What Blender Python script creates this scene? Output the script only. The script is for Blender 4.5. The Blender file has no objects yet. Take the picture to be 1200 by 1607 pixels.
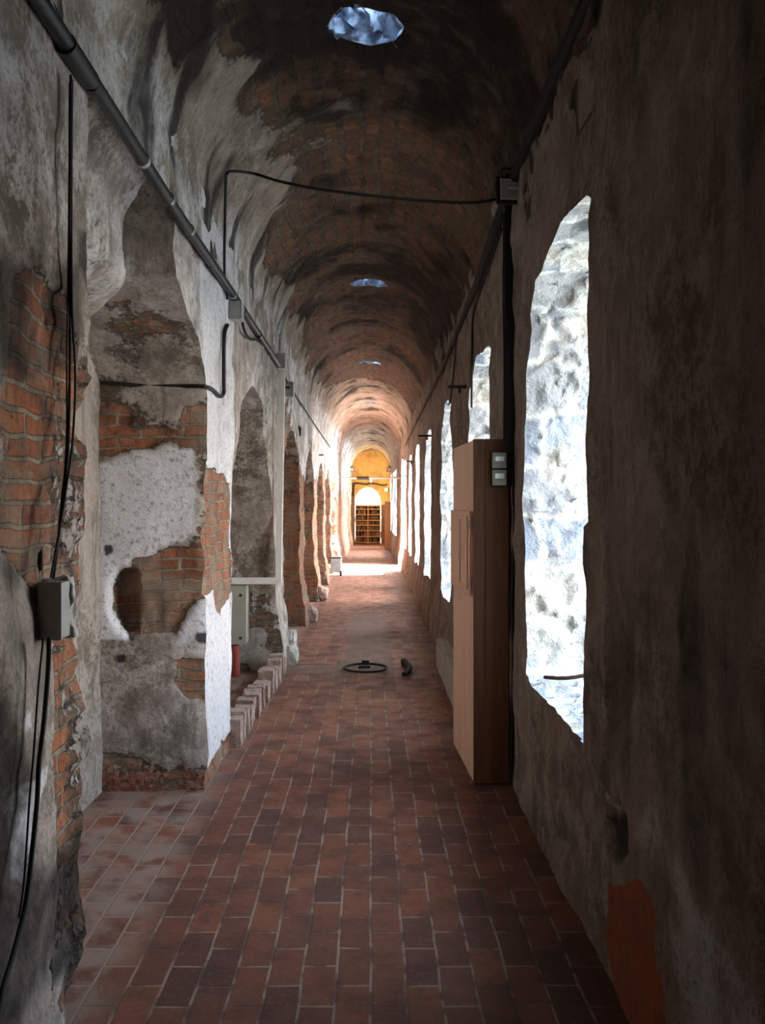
import bpy, bmesh, math, random
import numpy as np
from mathutils import Vector, Matrix
random.seed(7)
C = bpy.context.scene
COL = C.collection

# ------------------------------------------------------------------ picture frame helpers
FPX, VX, VY, CAMZ = 1363.0, 582.0, 790.0, 1.5
XL, XR = -0.873, 0.76            # wall planes of the corridor
SPR, CRN = 3.0, 3.8              # vault springing and crown
def X_at(px, d): return (px - VX) * d / FPX
def Z_at(py, d): return CAMZ - (py - VY) * d / FPX
def P_at(px, py, d): return Vector((X_at(px, d), d, Z_at(py, d)))
def lw(px, py):                  # point on the left wall plane -> (y, z)
    d = XL * FPX / (px - VX); return (d, Z_at(py, d))
def rw(px, py):
    d = XR * FPX / (px - VX); return (d, Z_at(py, d))

# ------------------------------------------------------------------ numpy noise
def _h(i, j, k, s):
    n = (i.astype(np.int64) * 374761393 + j.astype(np.int64) * 668265263 + k.astype(np.int64) * 1274126177 + s * 974711) & 0xffffffff
    n = ((n ^ (n >> 13)) * 1274126177) & 0xffffffff
    n = n ^ (n >> 16)
    return (n & 0xffffff) / float(0xffffff)
def vnoise(x, y, z, s=0):
    xi, yi, zi = np.floor(x), np.floor(y), np.floor(z)
    fx, fy, fz = x - xi, y - yi, z - zi
    fx = fx * fx * (3 - 2 * fx); fy = fy * fy * (3 - 2 * fy); fz = fz * fz * (3 - 2 * fz)
    def c(a, b, d): return _h(xi + a, yi + b, zi + d, s)
    x00 = c(0,0,0)*(1-fx)+c(1,0,0)*fx; x10 = c(0,1,0)*(1-fx)+c(1,1,0)*fx
    x01 = c(0,0,1)*(1-fx)+c(1,0,1)*fx; x11 = c(0,1,1)*(1-fx)+c(1,1,1)*fx
    y0 = x00*(1-fy)+x10*fy; y1 = x01*(1-fy)+x11*fy
    return y0*(1-fz)+y1*fz
def fbm(p, f, s=0, o=4, g=.5):
    t = 0; a = 1.0; n = 0
    for k in range(o):
        t = t + a * vnoise(p[:,0]*f + 17.3*k, p[:,1]*f + 5.1*k, p[:,2]*f + 9.7*k, s + k); n += a; a *= g; f *= 2.03
    return t / n
def sstep(a, b, x):
    t = np.clip((x - a) / (b - a), 0, 1); return t * t * (3 - 2 * t)
def inpoly(pts, x, y):
    r = np.zeros(len(x), bool); n = len(pts)
    for i in range(n):
        x0, y0 = pts[i]; x1, y1 = pts[(i + 1) % n]
        if y0 == y1: continue
        c = ((y0 > y) != (y1 > y)) & (x < (x1 - x0) * (y - y0) / (y1 - y0) + x0)
        r ^= c
    return r
def nearest(pts, x, y):          # nearest outline point and its arc length
    bd = np.full(len(x), 1e9); bx = x.copy(); by = y.copy(); bt = np.zeros(len(x)); acc = 0; n = len(pts)
    for i in range(n):
        x0, y0 = pts[i]; x1, y1 = pts[(i + 1) % n]
        dx, dy = x1 - x0, y1 - y0; L2 = dx*dx + dy*dy
        if L2 < 1e-12: continue
        t = np.clip(((x - x0)*dx + (y - y0)*dy) / L2, 0, 1)
        qx, qy = x0 + t*dx, y0 + t*dy; d = (qx - x)**2 + (qy - y)**2
        m = d < bd; bd[m] = d[m]; bx[m] = qx[m]; by[m] = qy[m]; bt[m] = acc + t[m]*math.sqrt(L2)
        acc += math.sqrt(L2)
    return bx, by, bt

# ------------------------------------------------------------------ objects
def tag(o, label, cat, group=None):
    o['label'] = label; o['category'] = cat
    if group: o['group'] = group
    return o
def empty(name, loc, label, cat, group=None, rot=(0,0,0)):
    o = bpy.data.objects.new(name, None); COL.objects.link(o); o.location = loc; o.rotation_euler = rot
    o.empty_display_size = .05
    return tag(o, label, cat, group)
def mesh_np(name, V, F, mat, UV=None, MASK=None, smooth=True):
    me = bpy.data.meshes.new(name); V = np.asarray(V, np.float32); F = np.asarray(F, np.int32)
    me.vertices.add(len(V)); me.vertices.foreach_set('co', V.ravel())
    me.loops.add(F.size); me.loops.foreach_set('vertex_index', F.ravel())
    me.polygons.add(len(F)); me.polygons.foreach_set('loop_start', np.arange(0, F.size, 4, dtype=np.int32))
    me.update(calc_edges=True); me.validate()
    if UV is not None and len(me.loops) == F.size:
        ul = me.uv_layers.new(name='UVMap'); ul.data.foreach_set('uv', np.asarray(UV, np.float32)[F.ravel()].ravel())
    if MASK is not None:
        a = me.attributes.new('mask', 'FLOAT_COLOR', 'POINT'); a.data.foreach_set('color', np.asarray(MASK, np.float32).ravel())
    me.polygons.foreach_set('use_smooth', np.full(len(me.polygons), smooth))
    me.materials.append(mat)
    o = bpy.data.objects.new(name, me); COL.objects.link(o); return o
def obj(name, bm, mat, parent=None, smooth=False):
    me = bpy.data.meshes.new(name)
    bmesh.ops.recalc_face_normals(bm, faces=bm.faces)
    bm.to_mesh(me); bm.free(); me.materials.append(mat)
    if smooth:
        me.polygons.foreach_set('use_smooth', np.ones(len(me.polygons), bool))
        try: me.set_sharp_from_angle(angle=math.radians(35))
        except Exception: pass
    o = bpy.data.objects.new(name, me); COL.objects.link(o)
    if parent: o.parent = parent
    return o
def struct(o): o['kind'] = 'structure'; return o
def add_box(bm, lo, hi, bev=0.0, M=None):
    b = bmesh.new(); bmesh.ops.create_cube(b, size=1)
    for v in b.verts:
        v.co = Vector([(lo[i] + hi[i]) / 2 + v.co[i] * (hi[i] - lo[i]) for i in range(3)])
    if bev: bmesh.ops.bevel(b, geom=list(b.edges), offset=bev, segments=2, affect='EDGES', profile=.6)
    if M is not None: bmesh.ops.transform(b, matrix=M, verts=b.verts)
    me = bpy.data.meshes.new('t'); b.to_mesh(me); b.free(); bm.from_mesh(me); bpy.data.meshes.remove(me); return bm
def smooth_path(pts, n=6):
    pts = [Vector(p) for p in pts]
    if len(pts) < 3: return pts
    out = []
    for i in range(len(pts) - 1):
        a = pts[max(i-1,0)]; b = pts[i]; c = pts[i+1]; d = pts[min(i+2, len(pts)-1)]
        for k in range(n):
            t = k / n
            out.append(.5*((2*b) + (c-a)*t + (2*a-5*b+4*c-d)*t*t + (3*b-a-3*c+d)*t*t*t))
    out.append(pts[-1]); return out
def add_tube(bm, pts, r, n=10, closed=False):
    rings = []; N = len(pts); up = Vector((0.13, 0.21, 1)).normalized()
    prev = None
    for i, p in enumerate(pts):
        p = Vector(p)
        if closed: t = (Vector(pts[(i+1) % N]) - Vector(pts[i-1])).normalized()
        else: t = (Vector(pts[min(i+1, N-1)]) - Vector(pts[max(i-1, 0)])).normalized()
        if prev is None:
            a = t.cross(up)
            if a.length < .1: a = t.cross(Vector((1, 0, 0)))
        else: a = prev - t * prev.dot(t)
        a.normalize(); prev = a; b = t.cross(a)
        rr = r[i] if isinstance(r, (list, tuple)) else r
        rings.append([bm.verts.new(p + (a*math.cos(2*math.pi*k/n) + b*math.sin(2*math.pi*k/n))*rr) for k in range(n)])
    for i in range(N if closed else N-1):
        A = rings[i]; B = rings[(i+1) % N]
        for k in range(n): bm.faces.new((A[k], A[(k+1) % n], B[(k+1) % n], B[k]))
    if not closed:
        bm.faces.new(rings[0][::-1]); bm.faces.new(rings[-1])
    return bm
def tube_obj(name, pts, r, mat, parent=None, n=10, sm=6, closed=False):
    return obj(name, add_tube(bmesh.new(), smooth_path(pts, sm) if sm else [Vector(p) for p in pts], r, n, closed), mat, parent, True)
def box_obj(name, lo, hi, mat, parent=None, bev=.003, M=None):
    return obj(name, add_box(bmesh.new(), lo, hi, bev, M), mat, parent)
def cyl_obj(name, a, b, r, mat, parent=None, n=16):
    return tube_obj(name, [a, b], r, mat, parent, n, 0)

# ------------------------------------------------------------------ node helpers
class NT:
    def __init__(s, name):
        s.m = bpy.data.materials.new(name); s.m.use_nodes = True; s.t = s.m.node_tree; s.t.nodes.clear()
        s.out = s.n('ShaderNodeOutputMaterial'); s.b = s.n('ShaderNodeBsdfPrincipled'); s.l(s.b.outputs[0], s.out.inputs[0])
    def n(s, k, **kw):
        x = s.t.nodes.new(k)
        for a, v in kw.items(): setattr(x, a, v)
        return x
    def l(s, a, b): s.t.links.new(a, b)
    def put(s, sock, v):
        if isinstance(v, bpy.types.NodeSocket): s.l(v, sock)
        elif isinstance(v, (tuple, list)) and len(v) == 3 and sock.type == 'RGBA': sock.default_value = (*v, 1)
        else: sock.default_value = v
    def math(s, op, a, b=0.0, c=0.0, clamp=False):
        x = s.n('ShaderNodeMath', operation=op, use_clamp=clamp)
        for i, v in enumerate((a, b, c)): s.put(x.inputs[i], v)
        return x.outputs[0]
    def mix(s, f, a, b, mode='MIX'):
        x = s.n('ShaderNodeMix', data_type='RGBA', blend_type=mode)
        s.put(x.inputs[0], f); s.put(x.inputs[6], a); s.put(x.inputs[7], b); return x.outputs[2]
    def noise(s, vec, scale, detail=4, rough=.55, dist=0.0):
        x = s.n('ShaderNodeTexNoise'); s.l(vec, x.inputs['Vector']); x.inputs['Scale'].default_value = scale
        x.inputs['Detail'].default_value = detail; x.inputs['Roughness'].default_value = rough; x.inputs['Distortion'].default_value = dist
        return x.outputs[0]
    def ramp(s, f, stops, interp='LINEAR'):
        x = s.n('ShaderNodeValToRGB'); cr = x.color_ramp; cr.interpolation = interp
        while len(cr.elements) < len(stops): cr.elements.new(.5)
        for e, (p, c) in zip(cr.elements, stops):
            e.position = p; e.color = (*c, 1) if len(c) == 3 else (c[0],)*3 + (1,)
        s.l(f, x.inputs[0]); return x.outputs[0]
    def rng(s, f, a, b, lo=0.0, hi=1.0):
        x = s.n('ShaderNodeMapRange', interpolation_type='SMOOTHSTEP'); s.put(x.inputs[0], f)
        for i, v in zip((1,2,3,4), (a, b, lo, hi)): s.put(x.inputs[i], v)
        return x.outputs[0]
    def scaled(s, vec, sc):
        x = s.n('ShaderNodeVectorMath', operation='MULTIPLY'); s.l(vec, x.inputs[0]); x.inputs[1].default_value = sc; return x.outputs[0]
    def bump(s, h, strength, dist, prev=None):
        x = s.n('ShaderNodeBump'); x.inputs['Strength'].default_value = strength; x.inputs['Distance'].default_value = dist
        s.l(h, x.inputs['Height'])
        if prev is not None: s.l(prev, x.inputs['Normal'])
        return x.outputs[0]

def masonry(name, bw=.22, rh=.058, mort=.008, bricks=((.42,.145,.062),(.22,.075,.042)), mortar=(.34,.27,.2),
            pl_lo=(.15,.12,.09), pl_mid=(.33,.268,.23), pl_hi=(.53,.445,.385), white=(.73,.70,.70), red=(.33,.075,.03), streak=1.0, soot_shade=(.018,.015,.013)):
    s = NT(name)
    pos = s.n('ShaderNodeNewGeometry').outputs['Position']
    uv = s.n('ShaderNodeTexCoord').outputs['UV']
    at = s.n('ShaderNodeAttribute', attribute_name='mask')
    sep = s.n('ShaderNodeSeparateColor'); s.l(at.outputs['Color'], sep.inputs[0])
    R, G, B, A = sep.outputs[0], sep.outputs[1], sep.outputs[2], at.outputs['Alpha']
    # warped brick coordinates
    wn = s.n('ShaderNodeTexNoise'); s.l(pos, wn.inputs['Vector']); wn.inputs['Scale'].default_value = 5; wn.inputs['Detail'].default_value = 4
    w1 = s.n('ShaderNodeVectorMath', operation='SUBTRACT'); s.l(wn.outputs[1], w1.inputs[0]); w1.inputs[1].default_value = (.5,.5,.5)
    w2 = s.scaled(w1.outputs[0], (.045,.045,.045))
    w3 = s.n('ShaderNodeVectorMath', operation='ADD'); s.l(uv, w3.inputs[0]); s.l(w2, w3.inputs[1])
    br = s.n('ShaderNodeTexBrick'); s.l(w3.outputs[0], br.inputs['Vector'])
    br.inputs['Scale'].default_value = 1; br.inputs['Brick Width'].default_value = bw; br.inputs['Row Height'].default_value = rh
    br.inputs['Mortar Size'].default_value = mort; br.inputs['Mortar Smooth'].default_value = .35; br.inputs['Bias'].default_value = 0
    br.inputs['Color1'].default_value = (0,0,0,1); br.inputs['Color2'].default_value = (1,1,1,1); br.inputs['Mortar'].default_value = (.5,.5,.5,1)
    n_big = s.noise(pos, 1.7, 5, .6); n_mid = s.noise(pos, 7, 6, .62, .4); n_fine = s.noise(pos, 38, 5, .65)
    n_st = s.noise(s.scaled(pos, (16, 16, 2.2)), 1.0, 6, .65, .3)
    bc = s.mix(br.outputs[0], bricks[0], bricks[1])
    bc = s.mix(s.rng(n_mid, .42, .72), bc, (.42,.19,.10))
    bc = s.mix(s.rng(n_fine, .48, .7, 0, .7), bc, (.10,.05,.038))
    mc = s.mix(s.rng(n_mid, .35, .65), mortar, tuple(c*.55 for c in mortar))
    n_gr = s.noise(pos, 95, 4, .7); n_sm = s.noise(s.scaled(pos, (3.2, 3.2, 6.0)), 1.0, 7, .68, .3)
    mfac = s.math('ADD', br.outputs[1], s.rng(n_sm, .47, .62, 0, .85), clamp=True)   # smeared mortar
    brick = s.mix(mfac, bc, mc)
    # plaster
    pc = s.mix(s.rng(n_big, .36, .62), pl_lo, pl_mid)
    n_mx = s.math('ADD', s.math('MULTIPLY', n_mid, .4), s.math('ADD', s.math('MULTIPLY', n_fine, .4), s.math('MULTIPLY', n_gr, .2)))
    pc = s.mix(s.rng(n_mx, .44, .6), pc, pl_hi)
    pc = s.mix(s.rng(n_st, .52, .68, 0, .45*streak), pc, tuple(c*.55 for c in pl_lo))
    gsel = s.math('ADD', G, s.math('MULTIPLY', s.math('SUBTRACT', n_mx, .5), 1.5))
    wc = s.mix(s.rng(n_fine, .45, .75, 0, .45), white, tuple(c*.62 for c in white))
    pc = s.mix(s.rng(gsel, .42, .8, 0, .95), pc, wc)
    pc = s.mix(s.rng(n_fine, .52, .7, 0, .55), pc, tuple(c*.6 for c in pl_lo))
    pc = s.mix(s.rng(n_gr, .55, .7, 0, .5), pc, tuple(c*.5 for c in pl_lo))
    brick = s.mix(s.rng(n_gr, .52, .68, 0, .55), brick, (.06,.04,.03))
    brick = s.mix(s.rng(n_st, .46, .66, 0, .6), brick, tuple(c*.6 for c in pl_lo))
    brick = s.mix(s.rng(n_big, .5, .7, 0, .55), brick, tuple(c*.8 for c in mortar))
    # crackle
    f = s.math('ADD', R, s.math('MULTIPLY', s.math('SUBTRACT', n_mid, .5), .55))
    f = s.math('ADD', f, s.math('MULTIPLY', s.math('SUBTRACT', n_fine, .5), .5))
    pf = s.rng(f, .44, .56)
    col = s.mix(pf, brick, pc)
    edge = s.math('MULTIPLY', s.rng(f, .36, .47), s.rng(f, .57, .48))
    col = s.mix(s.math('MULTIPLY', edge, .6), col, tuple(c*.5 for c in pl_lo))
    rf = s.rng(s.math('ADD', B, s.math('MULTIPLY', s.math('SUBTRACT', n_mid, .5), .6)), .42, .58)
    col = s.mix(s.math('MULTIPLY', rf, .88), col, s.mix(s.rng(n_mid, .4, .7), red, tuple(c*.6 for c in red)))
    sf = s.rng(s.math('ADD', A, s.math('MULTIPLY', s.math('SUBTRACT', n_mid, .5), .9)), .3, .85, 0, .93)
    col = s.mix(sf, col, soot_shade)  # soot, plus the painted-in shade of the pier holes
    s.l(col, s.b.inputs['Base Color']); s.b.inputs['Roughness'].default_value = .93
    s.b.inputs['Specular IOR Level'].default_value = .15
    hb = s.math('SUBTRACT', 1.0, br.outputs[1])
    hb = s.math('ADD', hb, s.math('MULTIPLY', n_mid, .8))
    hp = s.math('ADD', s.math('MULTIPLY', n_mid, .9), 1.2)
    h = s.n('ShaderNodeMix'); s.l(pf, h.inputs[0]); s.l(hb, h.inputs[2]); s.l(hp, h.inputs[3])
    b1 = s.bump(h.outputs[0], .9, .014)
    b2 = s.bump(n_gr, .5, .004, s.bump(n_fine, .7, .007, b1))
    s.l(b2, s.b.inputs['Normal'])
    return s.m

def stone_mat(name):
    s = NT(name); pos = s.n('ShaderNodeNewGeometry').outputs['Position']; uv = s.n('ShaderNodeTexCoord').outputs['UV']
    wn = s.n('ShaderNodeTexNoise'); s.l(pos, wn.inputs['Vector']); wn.inputs['Scale'].default_value = 4
    w1 = s.n('ShaderNodeVectorMath', operation='SUBTRACT'); s.l(wn.outputs[1], w1.inputs[0]); w1.inputs[1].default_value = (.5,.5,.5)
    w3 = s.n('ShaderNodeVectorMath', operation='ADD'); s.l(uv, w3.inputs[0]); s.l(s.scaled(w1.outputs[0], (.12,.12,.12)), w3.inputs[1])
    br = s.n('ShaderNodeTexBrick'); s.l(w3.outputs[0], br.inputs['Vector'])
    for k, v in (('Scale',1),('Brick Width',.34),('Row Height',.25),('Mortar Size',.03),('Mortar Smooth',1.0)): br.inputs[k].default_value = v
    br.inputs['Color1'].default_value = (0,0,0,1); br.inputs['Color2'].default_value = (1,1,1,1)
    nm = s.noise(pos, 9, 6, .65, .4); nf = s.noise(pos, 45, 5, .65); nb = s.noise(pos, 2.3, 3)
    c = s.mix(br.outputs[0], (.27,.32,.40), (.46,.45,.43))
    c = s.mix(s.rng(nb, .45, .62), c, (.60,.56,.49))
    c = s.mix(br.outputs[1], c, (.8,.78,.72))
    c = s.mix(s.rng(nf, .5, .75, 0, .5), c, (.26,.25,.25))
    c = s.mix(s.rng(nm, .58, .74, 0, .4), c, (.36,.32,.29))
    s.l(c, s.b.inputs['Base Color']); s.b.inputs['Roughness'].default_value = .95
    h = s.math('SUBTRACT', s.math('MULTIPLY', nm, 1.1), s.math('MULTIPLY', br.outputs[1], .3))
    s.l(s.bump(nf, 1.0, .02, s.bump(h, .7, .018)), s.b.inputs['Normal'])
    return s.m

def floor_mat():
    s = NT('clay_tile_floor'); pos = s.n('ShaderNodeNewGeometry').outputs['Position']
    sp = s.n('ShaderNodeSeparateXYZ'); s.l(pos, sp.inputs[0])
    cx = s.n('ShaderNodeCombineXYZ'); s.l(sp.outputs[1], cx.inputs[0]); s.l(sp.outputs[0], cx.inputs[1])
    wn = s.n('ShaderNodeTexNoise'); s.l(pos, wn.inputs['Vector']); wn.inputs['Scale'].default_value = 3
    w1 = s.n('ShaderNodeVectorMath', operation='SUBTRACT'); s.l(wn.outputs[1], w1.inputs[0]); w1.inputs[1].default_value = (.5,.5,.5)
    w3 = s.n('ShaderNodeVectorMath', operation='ADD'); s.l(cx.outputs[0], w3.inputs[0]); s.l(s.scaled(w1.outputs[0], (.02,.02,.02)), w3.inputs[1])
    br = s.n('ShaderNodeTexBrick'); s.l(w3.outputs[0], br.inputs['Vector'])
    for k, v in (('Scale',1),('Brick Width',.225),('Row Height',.108),('Mortar Size',.0055),('Mortar Smooth',.3)): br.inputs[k].default_value = v
    br.inputs['Color1'].default_value = (0,0,0,1); br.inputs['Color2'].default_value = (1,1,1,1)
    nb = s.noise(pos, 1.1, 4); nm = s.noise(pos, 6, 5, .6); nf = s.noise(pos, 50, 4, .6)
    c = s.mix(br.outputs[0], (.20,.062,.032), (.085,.032,.024))
    relaid_glow = s.math('MULTIPLY', s.rng(s.math('ADD', sp.outputs[1], s.math('MULTIPLY', nb, .8)), 5.0, 6.3), .8)  # newer orange bricks from mid floor on, with window glow put into the colour
    c = s.mix(s.math('MAXIMUM', s.math('MULTIPLY', s.rng(nb, .45, .7), .5), relaid_glow), c, s.mix(br.outputs[0], (.29,.108,.056), (.155,.06,.038)))
    c = s.mix(s.rng(nm, .5, .72, 0, .6), c, (.07,.034,.027))
    c = s.mix(s.rng(s.noise(pos, 14, 5, .65), .5, .72, 0, .6), c, (.055,.032,.026))
    c = s.mix(s.rng(nf, .52, .75, 0, .4), c, (.24,.15,.115))
    mo = s.mix(s.rng(nm, .42, .58), (.27,.18,.135), (.1,.055,.042))
    c = s.mix(br.outputs[1], c, mo)
    # cement patches: drain band and a grey repair beyond it
    x, y = sp.outputs[0], sp.outputs[1]
    def band(v, a, b, e): return s.math('MULTIPLY', s.rng(v, a-e, a+e), s.rng(v, b+e, b-e))
    xw = s.math('ADD', x, s.math('MULTIPLY', s.math('SUBTRACT', nm, .5), .12))
    strip = s.math('MULTIPLY', band(y, 7.63, 8.08, .012), s.rng(x, .12, .06))
    rep = s.math('MULTIPLY', band(y, 7.7, 11.8, .05), band(xw, -.27, .2, .02))
    cem = s.math('MAXIMUM', strip, rep)
    cc = s.mix(s.rng(nm, .35, .7), (.11,.07,.052), (.17,.115,.085))
    c = s.mix(s.math('MULTIPLY', cem, s.rng(nm, .3, .7, .45, .8)), c, cc)
    line = s.math('MULTIPLY', s.math('ADD', band(y, 7.615, 7.64, .006), band(y, 8.07, 8.095, .006)), s.rng(x, -.3, -.42))
    c = s.mix(line, c, (.02,.012,.01))
    # mortar and dust along the wall foot
    dust = s.math('MULTIPLY', s.rng(x, -.72, -.9), s.rng(nm, .35, .6))
    c = s.mix(s.math('MULTIPLY', dust, .5), c, (.42,.31,.25))
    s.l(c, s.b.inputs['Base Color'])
    s.l(s.rng(nm, .3, .7, .55, .8), s.b.inputs['Roughness']); s.b.inputs['Specular IOR Level'].default_value = .3
    hb = s.math('ADD', s.math('MULTIPLY', s.math('SUBTRACT', 1.0, br.outputs[1]), s.math('SUBTRACT', 1.0, cem)), s.math('MULTIPLY', nm, .5))
    s.l(s.bump(nf, .2, .003, s.bump(hb, .6, .006)), s.b.inputs['Normal'])
    return s.m

def simple(name, col, rough=.6, metal=0.0, vary=.25, scale=30, bump=.0):
    s = NT(name); pos = s.n('ShaderNodeTexCoord').outputs['Object']
    n = s.noise(pos, scale, 4, .6)
    c = s.mix(s.rng(n, .4, .75, 0, 1), col, tuple(max(0, x*(1-vary)) for x in col))
    s.l(c, s.b.inputs['Base Color']); s.b.inputs['Roughness'].default_value = rough; s.b.inputs['Metallic'].default_value = metal
    if bump: s.l(s.bump(n, bump, .004), s.b.inputs['Normal'])
    return s.m
def wood_mat(name, a, b, knots=True, axis=(14, 14, .8)):
    s = NT(name); pos = s.n('ShaderNodeTexCoord').outputs['Object']
    g = s.noise(s.scaled(pos, axis), 1.0, 5, .6, 1.2); f = s.noise(s.scaled(pos, tuple(k*6 for k in axis)), 1.0, 3)
    c = s.mix(s.rng(g, .35, .68), a, b)
    c = s.mix(s.rng(f, .45, .8, 0, .35), c, tuple(x*.6 for x in b))
    if knots:
        v = s.n('ShaderNodeTexVoronoi'); s.l(s.scaled(pos, (4.5,4.5,2.6)), v.inputs['Vector']); v.inputs['Scale'].default_value = 1
        c = s.mix(s.rng(v.outputs['Distance'], .11, .04), c, tuple(x*.28 for x in b))
    s.l(c, s.b.inputs['Base Color']); s.b.inputs['Roughness'].default_value = .6
    s.l(s.bump(g, .15, .003), s.b.inputs['Normal'])
    return s.m
def glow(name, col, st):
    s = NT(name); s.b.inputs['Emission Color'].default_value = (*col, 1); s.b.inputs['Emission Strength'].default_value = st
    s.b.inputs['Base Color'].default_value = (*col, 1); return s.m

M_left = masonry('left_masonry')
M_right = masonry('right_masonry', pl_lo=(.14,.105,.072), pl_mid=(.28,.21,.165), pl_hi=(.40,.325,.27), white=(.55,.53,.5), red=(.36,.085,.03))
M_vault = masonry('vault_masonry', bw=.2, rh=.045, bricks=((.24,.125,.07),(.12,.07,.048)), mortar=(.2,.15,.11),
                  pl_lo=(.17,.135,.1), pl_mid=(.33,.27,.21), pl_hi=(.46,.38,.31))
M_end = masonry('end_masonry', pl_lo=(.42,.26,.09), pl_mid=(.62,.42,.17), pl_hi=(.72,.52,.26), white=(.75,.6,.35), streak=.3)
M_stone = stone_mat('window_stone')
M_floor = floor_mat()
M_shaft = simple('pale_rubble', (.40,.47,.58), .95, 0, .75, 26, 1.0)
M_black = simple('black_rubber', (.01,.01,.011), .8, 0, .3)
M_bpaint = simple('black_paint', (.014,.014,.015), .45, .0, .3)
M_pipe = simple('weathered_pipe', (.02,.021,.022), .5, .2, .4, 18)
M_galv = simple('galvanised_steel', (.42,.43,.42), .5, .5, .3)
M_gbox = simple('grey_plastic', (.36,.35,.32), .6, 0, .15)
M_panel = simple('grey_green_enamel', (.36,.35,.28), .45, 0, .12, 9)
M_trunk = simple('white_pvc', (.82,.77,.7), .5, 0, .12, 12)
M_iron = simple('rusty_iron', (.055,.03,.02), .8, .3, .5, 40, .3)
M_rust = simple('red_oxide_pipe', (.28,.035,.02), .6, 0, .4, 20)
M_wood = wood_mat('shaded_pine_boards', (.27,.125,.06), (.19,.08,.036))  # cabinet front: redder wood, shade beside the window jamb put into the colour
M_ply = wood_mat('bounce_lit_plywood', (.86,.55,.37), (.78,.47,.3))  # cabinet side: plywood, light bounced off the left wall put into the colour
M_dwood = wood_mat('dark_wood', (.16,.075,.035), (.09,.04,.02), False)
M_shelf = wood_mat('orange_wood', (.5,.24,.09), (.38,.17,.06), False)
M_glass = simple('lamp_glass', (.55,.55,.53), .15, 0, .3, 20)
M_refl = simple('lamp_reflector', (.6,.6,.58), .25, .9, .2)
M_label = simple('white_label', (.8,.78,.74), .6, 0, .05)
M_redl = simple('red_label', (.6,.05,.03), .6, 0, .05)
M_ink = simple('label_ink', (.02,.02,.02), .6, 0, .05)
M_pale = masonry('pale_stone', pl_lo=(.36,.29,.23), pl_mid=(.45,.38,.3), pl_hi=(.55,.48,.4))
M_kerb = simple('kerb_brick', (.40,.27,.21), .95, 0, .65, 22, 1.0)
M_slab = simple('pale_slab', (.5,.45,.38), .95, 0, .35, 10, .6)
M_case = simple('grey_case', (.3,.29,.28), .6, 0, .3, 8)
M_ground = simple('outdoor_gravel', (.52,.47,.4), .95, 0, .25, 2)

# ------------------------------------------------------------------ shell geometry
def taper(y):                                        # the corridor closes in slightly towards its end
    return sstep(17.0, 32.0, y)
def xl(y): return XL + .15*taper(y)
def xr(y): return XR - .07*taper(y)
def spr(y): return SPR - .28*taper(y)
def crn(y): return CRN - .33*taper(y)
def batter(y, z): return .085 * sstep(.75, 0, z) * sstep(5.0, 8.0, y)
def warp(p, amp=.018):
    q = p.copy()
    for k in range(3):
        q[:,k] += amp*(2*fbm(p, 3.1, 11+7*k, 4, .55) - 1) * 1.6
    return q
def noisy_uv(u, v, f, a, s=0):
    p = np.stack([u, v, u*0 + s], 1)
    return u + a*(fbm(p, f, s, 3)-.5)*2, v + a*(fbm(p, f, s+9, 3)-.5)*2

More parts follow.
